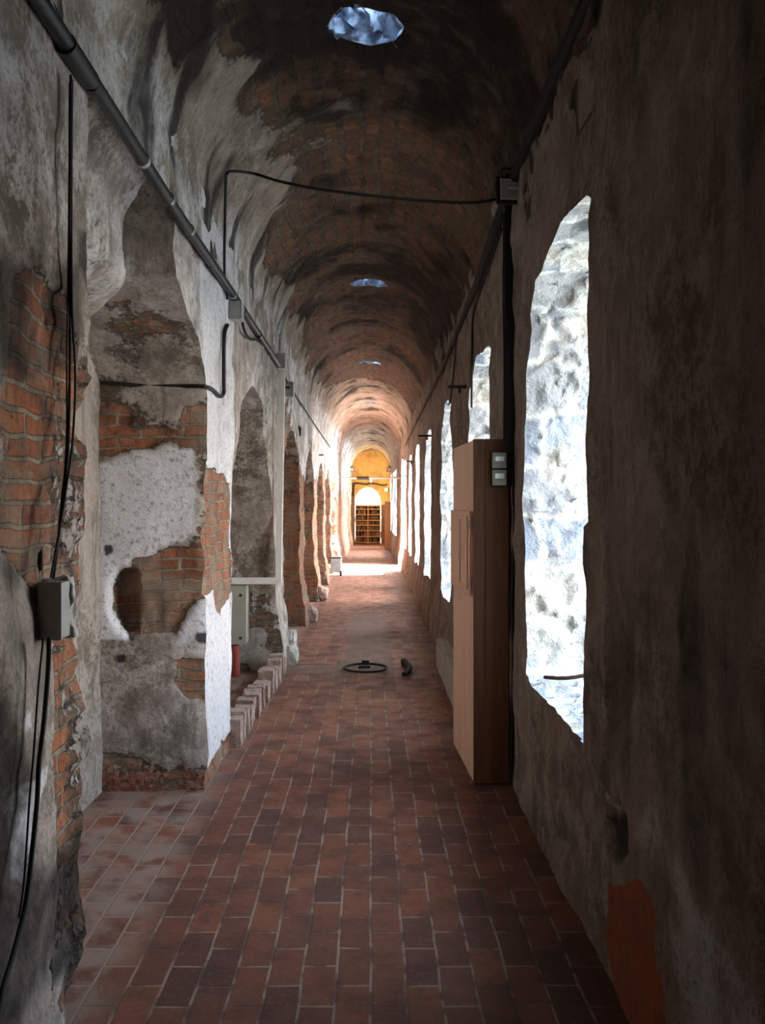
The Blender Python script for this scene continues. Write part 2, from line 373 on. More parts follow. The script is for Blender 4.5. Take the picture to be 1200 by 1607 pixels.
def sheet(name, us, vs, P, out, holes, mat, maskf, dispf=None, jambmat=None, jname=None, amp=.018):
    U, Vv = np.meshgrid(us, vs, indexing='ij'); nu, nv = U.shape
    cu = (U[:-1,:-1]+U[1:,1:])/2; cv = (Vv[:-1,:-1]+Vv[1:,1:])/2
    hid = np.full(cu.shape, -1)
    for h, H in enumerate(holes):
        m = inpoly(H['poly'], cu.ravel(), cv.ravel()).reshape(cu.shape); hid[m] = h
    u = U.ravel().copy(); v = Vv.ravel().copy()
    idx = np.arange(nu*nv).reshape(nu, nv)
    quads = np.stack([idx[:-1,:-1], idx[1:,:-1], idx[1:,1:], idx[:-1,1:]], -1)
    arc = np.zeros(len(u)); ub = u.copy(); vb = v.copy()
    bedges = {}
    for h, H in enumerate(holes):
        m = hid == h; E = []
        d = m[1:,:] != m[:-1,:]; i, j = np.nonzero(d); E += list(zip(idx[i+1, j], idx[i+1, j+1]))
        d = m[:,1:] != m[:,:-1]; i, j = np.nonzero(d); E += list(zip(idx[i, j+1], idx[i+1, j+1]))
        E = np.array(E, dtype=int).reshape(-1, 2); bedges[h] = E
        b = np.unique(E)
        if len(b) == 0: continue
        x, y, t = nearest(H['poly'], u[b], v[b])
        bot = v[b] <= vs[0] + 1e-6
        q = np.array(H['poly'] + [H['poly'][0]]); sl = np.hypot(*np.diff(q, axis=0).T); cl = np.concatenate([[0], np.cumsum(sl)]); L = cl[-1]
        adj = {}                                     # walk the chain of boundary edges
        for a_, c_ in E: adj.setdefault(a_, []).append(c_); adj.setdefault(c_, []).append(a_)
        op = bot.any(); ends = [k for k in b if len(adj[k]) == 1]
        cur = ends[0] if ends else b[0]; walk = [cur]; seen = {cur}
        while True:
            nx = [k for k in adj[cur] if k not in seen]
            if not nx: break
            cur = nx[0]; seen.add(cur); walk.append(cur)
        if len(walk) != len(b): walk += [k for k in b if k not in seen]
        od = np.searchsorted(b, walk); ts = t[od].copy()
        if op:
            if ts[0] > ts[-1]: od = od[::-1]; ts = ts[::-1].copy()
        else:
            dt = np.diff(ts); dt = (dt + L/2) % L - L/2
            if dt.sum() < 0: od = od[::-1]; ts = t[od].copy(); dt = (np.diff(ts) + L/2) % L - L/2
            ts = ts[0] + np.concatenate([[0], np.cumsum(dt)])
        for _ in range(40):                          # even spacing along the outline
            if op: ts[1:-1] = .5*ts[1:-1] + .25*(ts[:-2] + ts[2:])
            else: ts = .5*ts + .25*(np.concatenate([[ts[-1]-L], ts[:-1]]) + np.concatenate([ts[1:], [ts[0]+L]]))
        ch = b[od]; E = np.stack([ch[:-1], ch[1:]], 1)
        if not op: E = np.concatenate([E, [[ch[-1], ch[0]]]])
        bedges[h] = E
        t[od] = ts; x = np.interp(t % L, cl, q[:,0]); y = np.interp(t % L, cl, q[:,1])
        y = np.where(bot, v[b], y)
        ub[b], vb[b], arc[b] = x, y, t
    u, v = ub, vb
    base = P(u, v)
    typ = np.zeros(len(u))
    V = [base]; UVs = [np.stack([u, v], 1)]; T = [typ]; PU = [np.stack([u, v], 1)]; HI = [np.full(len(u), -1)]
    F = [quads[hid < 0]]; n = len(u)
    jambs = []; seams = []
    for h, H in enumerate(holes):
        E = bedges[h]; b = np.unique(E)
        if len(b) == 0: continue
        seg = H.get('segs', 8); dep = H['depth'](u[b], v[b]); remap = {k: i for i, k in enumerate(b)}
        e = np.array([[remap[a], remap[c]] for a, c in E])
        rows = []; uvr = []
        ou = out(u[b], v[b])
        for k in range(seg + 1):
            q = base[b] + ou * (dep*k/seg)[:,None]
            sp = H.get('splay', 0)
            if sp:
                cu0, cv0 = H['centre']; q = q + P(u[b] + (u[b]-cu0)*sp*k/seg, v[b] + (v[b]-cv0)*sp*k/seg) - base[b]
            rows.append(q); uvr.append(np.stack([dep*k/seg + .11, arc[b]], 1))
        JV = np.concatenate(rows); JU = np.concatenate(uvr); nb = len(b)
        JF = np.concatenate([np.stack([e[:,0]+k*nb, e[:,1]+k*nb, e[:,1]+(k+1)*nb, e[:,0]+(k+1)*nb], 1) for k in range(seg)])
        if H.get('own'):
            jambs.append((h, JV, JF, JU, b)); continue
        V.append(JV); UVs.append(JU); T.append(np.ones(len(JV))); PU.append(np.tile(np.stack([u[b], v[b]], 1), (seg+1, 1))); HI.append(np.full(len(JV), h))
        F.append(JF + n); seams.append((np.arange(n, n+nb), b)); jl = np.arange(n + seg*nb, n + (seg+1)*nb); n += len(JV)
        if H.get('back'):
            q = quads[hid == h]; k = np.unique(q); mp = np.zeros(len(u), int); mp[k] = np.arange(len(k))
            BV = base[k] + out(u[k], v[k]) * H['depth'](u[k], v[k])[:,None]
            V.append(BV); UVs.append(np.stack([u[k], v[k]], 1)); T.append(np.full(len(k), 2.)); PU.append(np.stack([u[k], v[k]], 1)); HI.append(np.full(len(k), h))
            F.append(mp[q] + n); seams.append((n + mp[b], jl)); n += len(k)
    V = np.concatenate(V); UVs = np.concatenate(UVs); T = np.concatenate(T); PU = np.concatenate(PU); HI = np.concatenate(HI); F = np.concatenate(F)
    mask = maskf(V, T, PU, HI)
    for _ in range(2):                               # soften patch outlines by a vertex ring
        acc = np.zeros_like(mask); cnt = np.zeros(len(mask))
        for i in range(4):
            for j in (1, 3): np.add.at(acc, F[:,i], mask[F[:,(i+j)%4]]); np.add.at(cnt, F[:,i], 1)
        mask = .5*mask + .5*acc/np.maximum(cnt,1)[:,None]
    W = warp(V, amp)
    if dispf is not None: W = W + dispf(V, T, PU, HI, mask)
    for a_, b_ in seams: W[a_] = W[b_]
    o = struct(mesh_np(name, W, F, mat, UVs, mask))
    for h, JV, JF, JU, bv in jambs:
        H = holes[h]
        JW = warp(JV, amp); nr = len(JV)//(H.get('segs', 8)+1)
        rough = H.get('rough', .03); fr = np.repeat(np.minimum(np.arange(H.get('segs', 8)+1), 2)/2., nr)
        for k in range(3): JW[:,k] += rough*fr*(2*fbm(JV, 14, 31+k, 4, .65)-1)
        JW[:nr] = W[bv]
        jo = struct(mesh_np(H['own'], JW, JF, H['mat'], JU, np.tile(np.array([[1,.5,0,0]]), (len(JV),1))))
    return o

def steps(*a):
    r = []
    for lo, hi, st in a:
        n = max(1, round((hi-lo)/st)); r += list(lo + (hi-lo)*np.arange(n)/n)
    r.append(a[-1][1]); return np.array(r)

YG = steps((-2.5,1.5,.1),(1.5,8.2,.02),(8.2,14,.04),(14,32.05,.09))
ZG = steps((-.06,3.14,.021))
# ---- left wall: arched niches between brick piers
def arch_poly(y0, y1, zs, zc, foot=-.3, n=14):
    c, a = (y0+y1)/2, (y1-y0)/2
    p = [(y1, foot), (y1, zs)]
    p += [(c + a*math.cos(math.pi*k/n), zs + (zc-zs)*math.sin(math.pi*k/n)) for k in range(1, n)]
    p += [(y0, zs), (y0, foot)]; return p
n1 = [(4.54,-.3),(4.54,2.05),(4.48,2.16),(4.22,2.34),(3.98,2.43),(3.84,2.5),(3.81,2.62),(3.79,2.86),(3.75,3.0),(3.55,3.06),(3.1,3.07),(2.8,3.02),(2.66,2.85),(2.62,2.4),(2.62,-.3)]
n2 = [(7.78,-.3),(7.78,1.2),(7.62,1.5),(7.3,1.85),(7.12,1.97),(6.9,2.18),(6.72,2.3),(6.48,2.37),(6.26,2.35),(6.0,2.26),(5.75,2.11),(5.52,1.86),(5.38,1.6),(5.36,-.3)]
niches = [dict(poly=n1, depth=lambda u, v: .545 - .33*sstep(2.32, 2.5, v) - .17*sstep(2.7, 3.05, v), segs=24, back=True),
          dict(poly=n2, depth=lambda u, v: .56 + 0*v, segs=20, back=True)]
for (a, b, zs, zc) in ((8.45,10.6,1.55,2.3),(11.3,13.2,1.55,2.25),(13.95,15.9,1.5,2.2),(16.65,18.4,1.5,2.2),(19.1,20.8,1.5,2.15)):
    niches.append(dict(poly=arch_poly(a, b, zs, zc), depth=lambda u, v: .42 + 0*v, segs=10, back=True))
def P_left(u, v): return np.stack([xl(u) + batter(u, v), u, v], 1)
def out_left(u, v): return np.tile(np.array([[-1.,0,0]]), (len(u),1))
D1 = 4.54
def pf(*pts): return [(X_at(px, D1), Z_at(py, D1)) for px, py in pts]
PA = pf((146,738),(175,728),(205,712),(255,704),(303,705),(306,740),(300,780),(306,806),(298,852),(248,858),(240,872),(206,868),(201,1000),(120,1012),(128,860))
PB = pf((120,1000),(210,1000),(335,985),(335,1192),(290,1200),(200,1180),(120,1175))
PT = pf((284,985),(292,958),(308,940),(335,928),(335,1005),(284,1005))
PH = pf((192,886),(213,890),(215,960),(209,1003),(190,990),(176,962),(171,930),(178,905))
PR = pf((286,1030),(335,1026),(335,1102),(292,1100),(282,1075))
PR2 = pf((205,875),(335,860),(335,935),(290,960),(280,995),(210,998))
PO = pf((150,650),(200,650),(200,700),(150,705)); PO2 = pf((286,640),(330,640),(330,700),(286,700))
NW1 = [lw(*p) for p in ((2,1262),(28,1228),(55,1205),(66,1200),(40,1300),(26,1390),(6,1400))]
NW2 = [lw(*p) for p in ((20,1140),(28,1110),(36,1120),(30,1150))]
NBR = [lw(*p) for p in ((0,440),(40,425),(90,470),(104,500),(112,620),(104,760),(96,900),(60,908),(30,880),(0,850))]
P1W = [lw(*p) for p in ((326,935),(331,925),(337,962),(345,968),(350,952),(357,940),(358,1100),(352,1175),(338,1205),(322,1215))]
P1B = [lw(*p) for p in ((300,700),(316,720),(330,735),(346,742),(359,760),(361,930),(350,960),(346,975),(338,970),(330,930),(318,935))]
def mask_left(V, T, PU, HI):
    y, z, x = V[:,1], V[:,2], V[:,0]; n = len(y)
    a = fbm(V, 1.3, 3, 4); b = fbm(V, 5.0, 4, 4); c = fbm(V, 2.6, 8, 4)
    yw, zw = y + .09*(b-.5), z + .09*(c-.5)
    R = .5 + .55*(z - 1.95) + 1.5*(a-.5); G = .46 + .9*(c-.5) + .12*sstep(1.9, 2.4, z); B = np.zeros(n); A = np.zeros(n)
    s = T == 0
    near = s & (y < 2.66)
    R = np.where(near, .8 + .7*(a-.5), R); G = np.where(near, np.where(z > 2.05, .42 + .9*(c-.5), .12), G)
    k = near & inpoly(NBR, yw, zw); R[k] = .12; 
    k = near & (y > 2.36 + .12*(b-.5)) & (z < 1.95); R[k] = .42 + .9*(b[k]-.5); G[k] = .45
    k = near & (inpoly(NW1, yw, zw) | inpoly(NW2, yw, zw)); R[k] = 1; G[k] = 1.1
    A = np.where(near, .22 + .5*sstep(.56, .42, c)*np.where(z < 2.3, 1, .5), A)
    k = s & (y >= 4.4) & (y < 5.42); R[k] = 1.; G[k] = .75 + .5*(c[k]-.5)
    k2 = k & inpoly(P1B, yw, zw); R[k2] = .1 + .5*(b[k2]-.4)
    k2 = k & inpoly(P1W, yw, zw); R[k2] = 1; G[k2] = 1.3
    k2 = k & (z < .1 + .06*(b-.5)); R[k2] = .2; B[k2] = .45
    k = s & (y >= 5.42) & (y < 8.5); R[k] = np.where(z[k] > 1.75, .9, .75) + .8*(a[k]-.5); G[k] = .42 + .7*(c[k]-.5) - .15*sstep(1.9,1.4,z[k])
    k = s & (y >= 2.66) & (y < 4.4); R[k] = .95; G[k] = .6 + .6*(c[k]-.5)
    k = s & (y >= 8.5); G[k] = .5 + .8*(c[k]-.5)
    # niche surfaces
    j = (T > 0) & (HI >= 2); R[j] = .5 + 1.3*(a[j]-.5) + .9*(b[j]-.5) - .2*sstep(1.6,.6,z[j]); G[j] = .4; A[j] = .2*sstep(.5,.65,c[j])
    j = (T > 0) & (HI == 1); R[j] = .95 + .5*(a[j]-.5) - .55*sstep(1.0,.75,z[j])*sstep(.45,.55,b[j]); G[j] = .42 + .4*(c[j]-.5)
    j = (T == 2) & (HI == 0); R[j] = .9; G[j] = np.where(z[j] > 2.4, .5, .15) + .5*(c[j]-.5); A[j] = .35*sstep(2.3, 1.9, z[j])
    j = (T == 1) & (HI == 0) & (PU[:,0] < 2.7); R[j] = .2 + .9*(b[j]-.4); G[j] = .3
    f = (T == 1) & (HI == 0) & (PU[:,0] > 2.7)
    xw, zz = x + .035*(b-.5)*2, z + .035*(c-.5)*2
    R[f] = .46 + .16*sstep(1.85,2.05,PU[f,1]) + .9*(b[f]-.5); G[f] = .36; A[f] = .2*sstep(.45,.65,c[f])
    k = f & (PU[:,1] > 2.44); R[k] = .95; G[k] = .42 + .5*(c[k]-.5)
    k = f & inpoly(PA, xw, zz); R[k] = 1.1; G[k] = 1.0 + .5*(c[k]-.5)
    k = f & inpoly(PB, xw, zz); R[k] = 1.0; G[k] = .38 + .8*(c[k]-.5)
    k = f & inpoly(PT, xw, zz); R[k] = 1.1; G[k] = .85
    k = f & inpoly(PR2, xw, zz) & ~inpoly(PT, xw, zz); R[k] = .05; 
    k = f & (inpoly(PR, xw, zz) | inpoly(PO, xw, zz) | inpoly(PO2, xw, zz)); R[k] = .1
    for hx, hz in pf((172,860),(196,1034),(318,1003)):  # small holes drawn as dark spots, their shade is only colour
        k = f & ((x-hx)**2 + (z-hz)**2 < .026**2); A[k] = 1.6
    k = f & inpoly(PH, x + .012*(b-.5), z + .012*(c-.5)); R[k] = 0; A[k] = .5  # broken hole: shade of the recess put into the colour too
    k = f & (z < .14 + .12*(b-.5)); R[k] = .5; B[k] = .5
    return np.stack([np.clip(R,0,1.3), np.clip(G,0,1.4), B, A], 1)
def disp_left(V, T, PU, HI, M):
    d = np.zeros_like(V); pl = sstep(.42, .58, M[:,0]); b = fbm(V, 9, 21, 4)
    rough = (1-pl)*(.034*(b-.5)) + .014*pl
    s = (T != 1); d[s,0] += rough[s]
    f = (T == 1) & (PU[:,1] < 2.1); far = f & (V[:,1] > 3.2)
    sg = np.where(HI == 0, np.where(PU[:,0] > 3, -1, 1), 0)
    sg = np.where((HI > 0) & f, -1*np.sign(PU[:,0] - np.where(HI == 1, 6.5, 0)), sg)
    d[f,1] += (sg*rough*1.1)[f]
    h = (T == 1) & (HI == 0) & inpoly(PH, V[:,0], V[:,2]) & (V[:,1] > 4); d[h,1] += .09
    # broken, ragged edge on the near pier
    q = (HI >= 2) & (T == 1); d[q,1] += .11*(fbm(V, 7, 57, 4)[q]-.5)
    far_ = (V[:,1] > 8.2) & (T < 2); d[far_,0] += (.07*(fbm(V, 5, 58, 4)-.5)*sstep(2.4,1.6,V[:,2]))[far_]
    e = (np.abs(PU[:,0] - 2.62) < .28) & (T < 2) & (V[:,1] < 2.7) & (V[:,2] < 2.1)
    g = fbm(np.stack([V[:,0]*3, V[:,1]*3, V[:,2]*14], 1), 1., 55, 3) - .5
    d[e,1] += .17*g[e]; d[e,0] += -.13*g[e]*sstep(2.34, 2.6, PU[e,0])
    return d
sheet('wall_left', YG, ZG, P_left, out_left, niches, M_left, mask_left, disp_left)

# ---- right wall: deep windows and, far down, an open door
win0 = [rw(*p) for p in ((829,1058),(828,960),(829,760),(830,600),(834,500),(846,440),(866,388),(890,350),(912,326),(926,313))]
w1 = win0 + [(2.93,2.51),(2.965,2.44),(2.985,2.2),(2.985,1.6),(2.96,1.25),(2.985,1.0),(2.99,.8),(3.0,.68),(3.2,.67),(3.6,.665),(4.0,.66)]
def shift(poly, y, dz=0, sc=1, jit=.03):
    r = random.Random(int(y*100)); c = 3.57
    return [((p[0]-c)*sc + c + y + r.uniform(-jit,jit)*.5, max(.3, p[1] + dz + (r.uniform(-jit,jit) if p[1] > .75 else r.uniform(-.02,.04)))) for p in w1]
WY = [0, 2.5, 5.08, 7.88, 10.45, 13.0, 15.4]
windows = []
outr = lambda u, v: np.tile(np.array([[1.,0,0]]), (len(u),1))
for i, wy in enumerate(WY):
    windows.append(dict(poly=w1 if i == 0 else shift(w1, wy, -.05*min(i,3), .98), depth=lambda u, v: .74 + 0*u, segs=34 if i < 3 else 16, own='window_%d' % (i+1), mat=M_stone, rough=.05))
for k, wy in enumerate((18.9, 21.3, 23.6, 25.9)):
    windows.append(dict(poly=shift(w1, wy, -.1, .9), depth=lambda u, v: .6 + 0*u, segs=8, own='window_%d' % (8+k), mat=M_stone, rough=.03))
dr0, dr1 = 20.35, 21.35
windows[7]['poly'] = shift(w1, 20.0+2.45, -.1, .55)
windows.append(dict(poly=arch_poly(19.35, 21.15, 2.2, 2.55), depth=lambda u, v: .5 + 0*u, segs=8, own='door_1', mat=M_stone, rough=.02))
def P_right(u, v): return np.stack([xr(u) - batter(u, v)*.8, u, v], 1)
RO = [rw(*p) for p in ((958,1372),(985,1372),(1012,1392),(1035,1440),(1060,1500),(1078,1560),(1085,1640),(975,1640),(950,1480))]
RD = [rw(*p) for p in ((955,1262),(978,1258),(992,1290),(996,1320),(985,1345),(958,1340),(950,1300))]
RG = [rw(*p) for p in ((1015,1230),(1030,1240),(1050,1300),(1080,1360),(1160,1480),(1240,1640),(1090,1640),(1070,1540),(1040,1440),(1010,1380),(998,1330))]
RW1 = [rw(*p) for p in ((917,1085),(925,1088),(932,1120),(926,1122),(918,1105))]
RW2 = [rw(*p) for p in ((950,1230),(975,1235),(972,1262),(955,1262))]
RC = [rw(*p) for p in ((945,812),(962,830),(968,880),(960,930),(962,1010),(966,1100),(958,1230),(922,1180),(918,1000),(920,900),(925,830))]
def mask_right(V, T, PU, HI):
    y, z = V[:,1], V[:,2]; a = fbm(V, 1.3, 43, 4); b = fbm(V, 5., 44, 4); c = fbm(V, 2.6, 48, 4)
    st = fbm(np.stack([V[:,0], V[:,1]*5, V[:,2]*.7], 1), 1.4, 77, 4)
    R = .95 + .9*(a-.5) - .25*sstep(.7,.2,z); G = .12 + .9*(st-.5); B = np.zeros(len(y)); A = .42*sstep(.52,.68,st) + .2*sstep(.55,.7,a)
    yw, zw = y + .1*(b-.5), z + .12*(c-.5)
    k = inpoly(RG, yw, zw); R[k] = 1; G[k] = .55 + .5*(c[k]-.5); A[k] *= .3
    k = inpoly(RO, yw, zw); R[k] = 1; B[k] = .55 + .9*(b[k]-.4); A[k] = .1
    k = inpoly(RD, yw, zw); A[k] = .75
    k = inpoly(RW1, yw, zw) | inpoly(RW2, yw, zw); R[k] = 1; G[k] = .85
    k = inpoly(RC, yw*0+y, z); R[k] = 1; G[k] = .38 + .5*(st[k]-.5); A[k] *= .4
    return np.stack([np.clip(R,0,1.3), np.clip(G,0,1.4), B, A], 1)
def disp_right(V, T, PU, HI, M):
    d = np.zeros_like(V); pl = sstep(.42, .58, M[:,0]); b = fbm(V, 8, 61, 4)
    d[:,0] -= .012*pl + (1-pl)*.03*(b-.5) + .022*(fbm(V, 4, 66, 4)-.5)
    k = inpoly(RC, V[:,1], V[:,2]); d[k,0] -= .016
    k = inpoly(RD, V[:,1], V[:,2]); d[k,0] += .03
    return d
sheet('wall_right', YG, ZG, P_right, outr, windows, M_right, mask_right, disp_right)

# ---- barrel vault with small round light holes in the crown
SG = np.linspace(-.08, 1.08, 100)
def P_vault(u, v):
    th = math.pi*(1 - v); cx = (xl(u)+xr(u))/2; a = (xr(u)-xl(u))/2
    s = np.sin(th); zz = np.where(v < 0, v*2.6, np.where(v > 1, (1-v)*2.6, s))
    xx = np.where(v < 0, -1.0, np.where(v > 1, 1.0, np.cos(th)))
    return np.stack([cx + a*xx, u, spr(u) + (crn(u)-spr(u))*zz], 1)
oculi = []
for i, (oy, r) in enumerate(((4.2,.17),(9.1,.19),(14.25,.2),(19.6,.2))):
    rr = random.Random(i)
    poly = [(oy + .9*r*(1+rr.uniform(-.16,.16))*math.cos(t), .515 + r/1.55*(1+rr.uniform(-.16,.16))*math.sin(t)*.62) for t in np.linspace(0, 2*math.pi, 15)[:-1]]
    oculi.append(dict(poly=poly, depth=lambda u, v: .42 + 0*u, segs=16, own='window_%d' % (13+i), mat=M_shaft, rough=.12))
def out_up(u, v): return np.tile(np.array([[0,0,1.]]), (len(u),1))
def mask_vault(V, T, PU, HI):
    y, z, x = V[:,1], V[:,2], V[:,0]; a = fbm(V, 1.2, 83, 4); b = fbm(V, 5., 84, 5); c = fbm(V, 2.6, 88, 4)
    zb = np.interp(y, [-3,3.6,4.6,5.3,5.73,6.4,8.3,12,33], [3.45,3.5,3.62,3.72,3.6,3.42,3.38,3.32,3.3]) - .3*taper(y)
    zb = zb + 1.2*sstep(12, 21, y)
    zb = np.where((x < -.05) | (y > 16), zb, 3.1 - .3*taper(y)) + .45*(a-.5) + .5*(b-.5)
    R = np.clip(.5 + (zb - z)*3 + .5*(c-.5), .02, 1.1)
    stv = fbm(np.stack([x*2, y*4.5, z*.8], 1), 1.3, 131, 5)
    G = np.where(x < 0, .2 + .35*sstep(3.5,3.05,z) + .5*(c-.5), .1)
    G = G + .22*sstep(14, 24, y)
    G = np.where((x < -.05) & (y > 4.9) & (y < 8.6), G + .12, G)
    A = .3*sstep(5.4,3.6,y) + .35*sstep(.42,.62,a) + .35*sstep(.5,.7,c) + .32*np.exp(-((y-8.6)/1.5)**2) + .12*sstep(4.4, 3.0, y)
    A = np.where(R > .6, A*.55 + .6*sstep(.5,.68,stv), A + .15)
    B = np.where((R < .4) & (b > .6) & (a < .5), .45, 0.)
    return np.stack([R, np.clip(G,0,1.3), B, np.clip(A,0,.85)], 1)
def disp_vault(V, T, PU, HI, M):
    d = np.zeros_like(V); cx = (XL+XR)/2; n = np.stack([cx - V[:,0], 0*V[:,0], 2.9 - V[:,2]], 1); n /= np.linalg.norm(n, axis=1)[:,None]
    pl = sstep(.42,.58,M[:,0]); b = fbm(V, 8, 91, 4)
    ring = .016*np.sin(V[:,1]*2*math.pi/2.55 + 1.2) + .012*np.sin(V[:,1]*9.1)*sstep(8,12,V[:,1])
    return d + n*(.012*pl + .03*(b-.5) + ring*sstep(3.0,3.3,V[:,2]))[:,None]
sheet('ceiling', steps((-2.5,1.5,.1),(1.5,8.2,.025),(8.2,14,.045),(14,32.05,.09)), SG, P_vault, out_up, oculi, M_vault, mask_vault, disp_vault)

# ---- end walls
def P_end(u, v): return np.stack([u, 32 + 0*u, v], 1)
endhole = dict(poly=arch_poly(-.6, .37, 1.55, 2.09), depth=lambda u, v: .45 + 0*u, segs=6, own='door_2', mat=M_end, rough=.01)
def mask_end(V, T, PU, HI):
    a = fbm(V, 2.2, 101, 4); n = len(a)
    return np.stack([np.full(n, 1.), .25 + .8*(a-.5), np.zeros(n), .3*sstep(.55,.7,a)], 1)
sheet('wall_end', np.linspace(-1.2, 1.2, 60), np.linspace(-.06, 3.9, 90), P_end, lambda u, v: np.tile(np.array([[0,1.,0]]), (len(u),1)), [endhole], M_end, mask_end)
def P_beh(u, v): return np.stack([u, -2.45 + 0*u, v], 1)
sheet('wall_behind', np.linspace(-1.6, 1.2, 30), np.linspace(-.06, 3.95, 40), P_beh, lambda u, v: np.zeros((len(u),3)), [], M_right,
      lambda V, T, PU, HI: np.tile(np.array([[1,.1,0,.2]]), (len(V),1)))
# ---- floor
fx = np.linspace(-1.6, 1.35, 60); fy = steps((-2.5,1.4,.2),(1.4,12,.06),(12,34,.25))
def P_floor(u, v): return np.stack([v, u, 0*u], 1)
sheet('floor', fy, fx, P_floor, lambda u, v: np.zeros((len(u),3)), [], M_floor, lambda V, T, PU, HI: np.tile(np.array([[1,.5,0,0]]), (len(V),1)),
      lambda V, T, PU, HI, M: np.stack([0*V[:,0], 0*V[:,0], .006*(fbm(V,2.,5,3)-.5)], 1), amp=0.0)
gb = bmesh.new(); add_box(gb, (-60,-40,-.9), (60,110,-.45)); struct(obj('ground', gb, M_ground))

# ------------------------------------------------------------------ things on the right
ang = math.atan2(.51-.5475, 5.39-4.635)       # cabinet stands a little askew
cab = empty('wooden_cabinet', (.5475, 4.635, 0.004), 'tall narrow pine cabinet standing on the floor against the right wall', 'cabinet', rot=(0,0,-ang))
CW, CL, CH = .19, .78, 1.836
b = bmesh.new()
add_box(b, (.004,.018,0), (CW,CL,CH), .002); obj('body', b, M_ply, cab)
b = bmesh.new(); add_box(b, (0,0,0), (.062,.02,CH+.004), .002); add_box(b, (.063,0,0), (CW,.02,CH+.004), .002); obj('front_board', b, M_wood, cab)
hd = box_obj('hatch_door', (-.016,.05,1.0), (.004,.755,1.455), M_ply, cab, .003)
b = bmesh.new()
for lo, hi in (((-.022,.09,1.04),(-.016,.12,1.415)), ((-.022,.36,1.04),(-.016,.38,1.415)), ((-.022,.09,1.03),(-.016,.7,1.05)), ((-.022,.09,1.405),(-.016,.7,1.425))): add_box(b, lo, hi, .001)
obj('moulding', b, M_ply, hd)
for z in (1.07, 1.38):
    h = box_obj('hinge', (-.022,.026,z-.022), (-.014,.05,z+.022), M_galv, hd, .001)
mb = empty('meter_box', (.675, 4.6, 1.68), 'small grey two-window electric meter box on the cabinet front', 'electrical box')
box_obj('back_case', (-.035,-.02,-.09), (.075,.028,.09), M_bpaint, mb, .004)
for z in (.045, -.045):
    w = box_obj('cover', (-.037,-.05,z-.041), (.035,-.02,z+.041), simple('smoky_cover_%d' % (z > 0), (.6,.63,.56), .3, 0, .2), mb, .005)
    box_obj('window', (-.026,-.0525,z-.004), (.024,-.05,z+.022), M_refl, w, .001)
tr = empty('cable_trunking', (.726, 4.575, 1.57), 'tall black upright cable trunking under the floodlight on the right wall', 'trunking')
box_obj('channel', (-.026,-.02,.2), (.03,.03,1.5), M_bpaint, tr, .004)
box_obj('lower_channel', (.015,-.015,-.08), (.045,.03,.22), M_bpaint, tr, .004)
tube_obj('edge_wire', [(-.03,-.015,1.45),(-.032,-.016,1.0),(-.028,-.018,.6),(-.03,-.016,.25)], .004, M_pipe, tr)
tag(tube_obj('power_cable', [(.757,4.57,1.5),(.752,4.55,1.3),(.742,4.57,1.0),(.748,4.56,.7),(.744,4.565,.35),(.74,4.57,.02)], .011, M_black),
    'black cable running down the wall behind the pine cabinet', 'cable')
# floodlight
def floodlight(loc, label, rot=(0,0,0), sc=1.0, lit=None, group=None):
    f = empty('floodlight', loc, label, 'floodlight', group, rot); f.scale = (sc,)*3
    b = bmesh.new(); add_box(b, (-.097,-.02,-.078), (.097,.0,.074), .006)
    bb = bmesh.new(); bmesh.ops.create_cube(bb, size=1)
    for v in bb.verts:
        t = .5 if v.co.y > 0 else 1.0
        v.co = Vector((v.co.x*.16*t, .035 + v.co.y*.07, v.co.z*.12*t))
    me = bpy.data.meshes.new('t'); bb.to_mesh(me); bb.free(); b.from_mesh(me); bpy.data.meshes.remove(me)
    add_box(b, (-.04,.01,.06), (.04,.07,.105), .01)
    obj('housing', b, M_bpaint, f)
    b = bmesh.new()
    for lo, hi in (((-.075,-.027,-.057),(-.07,-.02,.061)), ((.07,-.027,-.057),(.075,-.02,.061)), ((-.075,-.027,.052),(.075,-.02,.057)), ((-.075,-.027,-.057),(.075,-.02,-.052))): add_box(b, lo, hi, .001)
    obj('rim', b, M_label, f)
    g = box_obj('glass', (-.07,-.024,-.052), (.07,-.0205,.052), lit or M_glass, f, .001)
    b = bmesh.new(); add_box(b, (-.035,-.027,-.002), (.035,-.0245,.012), .002); obj('tube_lamp', b, M_label, g)
    b = bmesh.new(); add_tube(b, smooth_path([(-.09,.02,0),(-.092,.02,.05),(-.055,.03,.085),(-.05,.04,.14),(0,.04,.143),(.05,.04,.14),(.055,.03,.085),(.092,.02,.05),(.09,.02,0)], 4), .005, 8)
    obj('bracket', b, M_bpaint, f, True)
    return f
floodlight((X_at(805,4.42), 4.42, Z_at(300,4.42)), 'black floodlight with rectangular glass high on the right wall above the trunking', rot=(math.radians(-4),0,math.radians(4)), sc=.94)
# thick cable run along the vault springing on the right
def on_right(y, z, off=.0): return Vector((xr(np.array([y]))[0] - off, y, z))
tag(tube_obj('cable_bundle', [(.735,1.0,3.16),(.73,2.2,3.17),(.735,3.0,3.19),(.735,3.7,3.19),(.735,4.3,3.17),(.725,4.7,3.12),(.72,5.2,3.06),(.725,5.8,3.0),(.72,6.5,2.98),(.725,7.6,2.93),(.725,9,2.87),(.72,11,2.84),(.72,14,2.8),(.71,18,2.7)],
    [.034 if i < 40 else .034 - .012*min(1,(i-40)/8.) - .008*min(1, max(0,i-48)/16.) for i in range(79)], M_black), 'thick black cable bundle along the vault springing of the right wall', 'cable')
tag(tube_obj('thin_cable', [(.728,4.85,3.03),(.725,5.3,2.96),(.728,5.9,2.91),(.735,6.25,2.85),(.735,6.32,2.6),(.735,6.35,2.2)], .008, M_black), 'thin black cable dropping from the bundle beside the second window', 'cable')
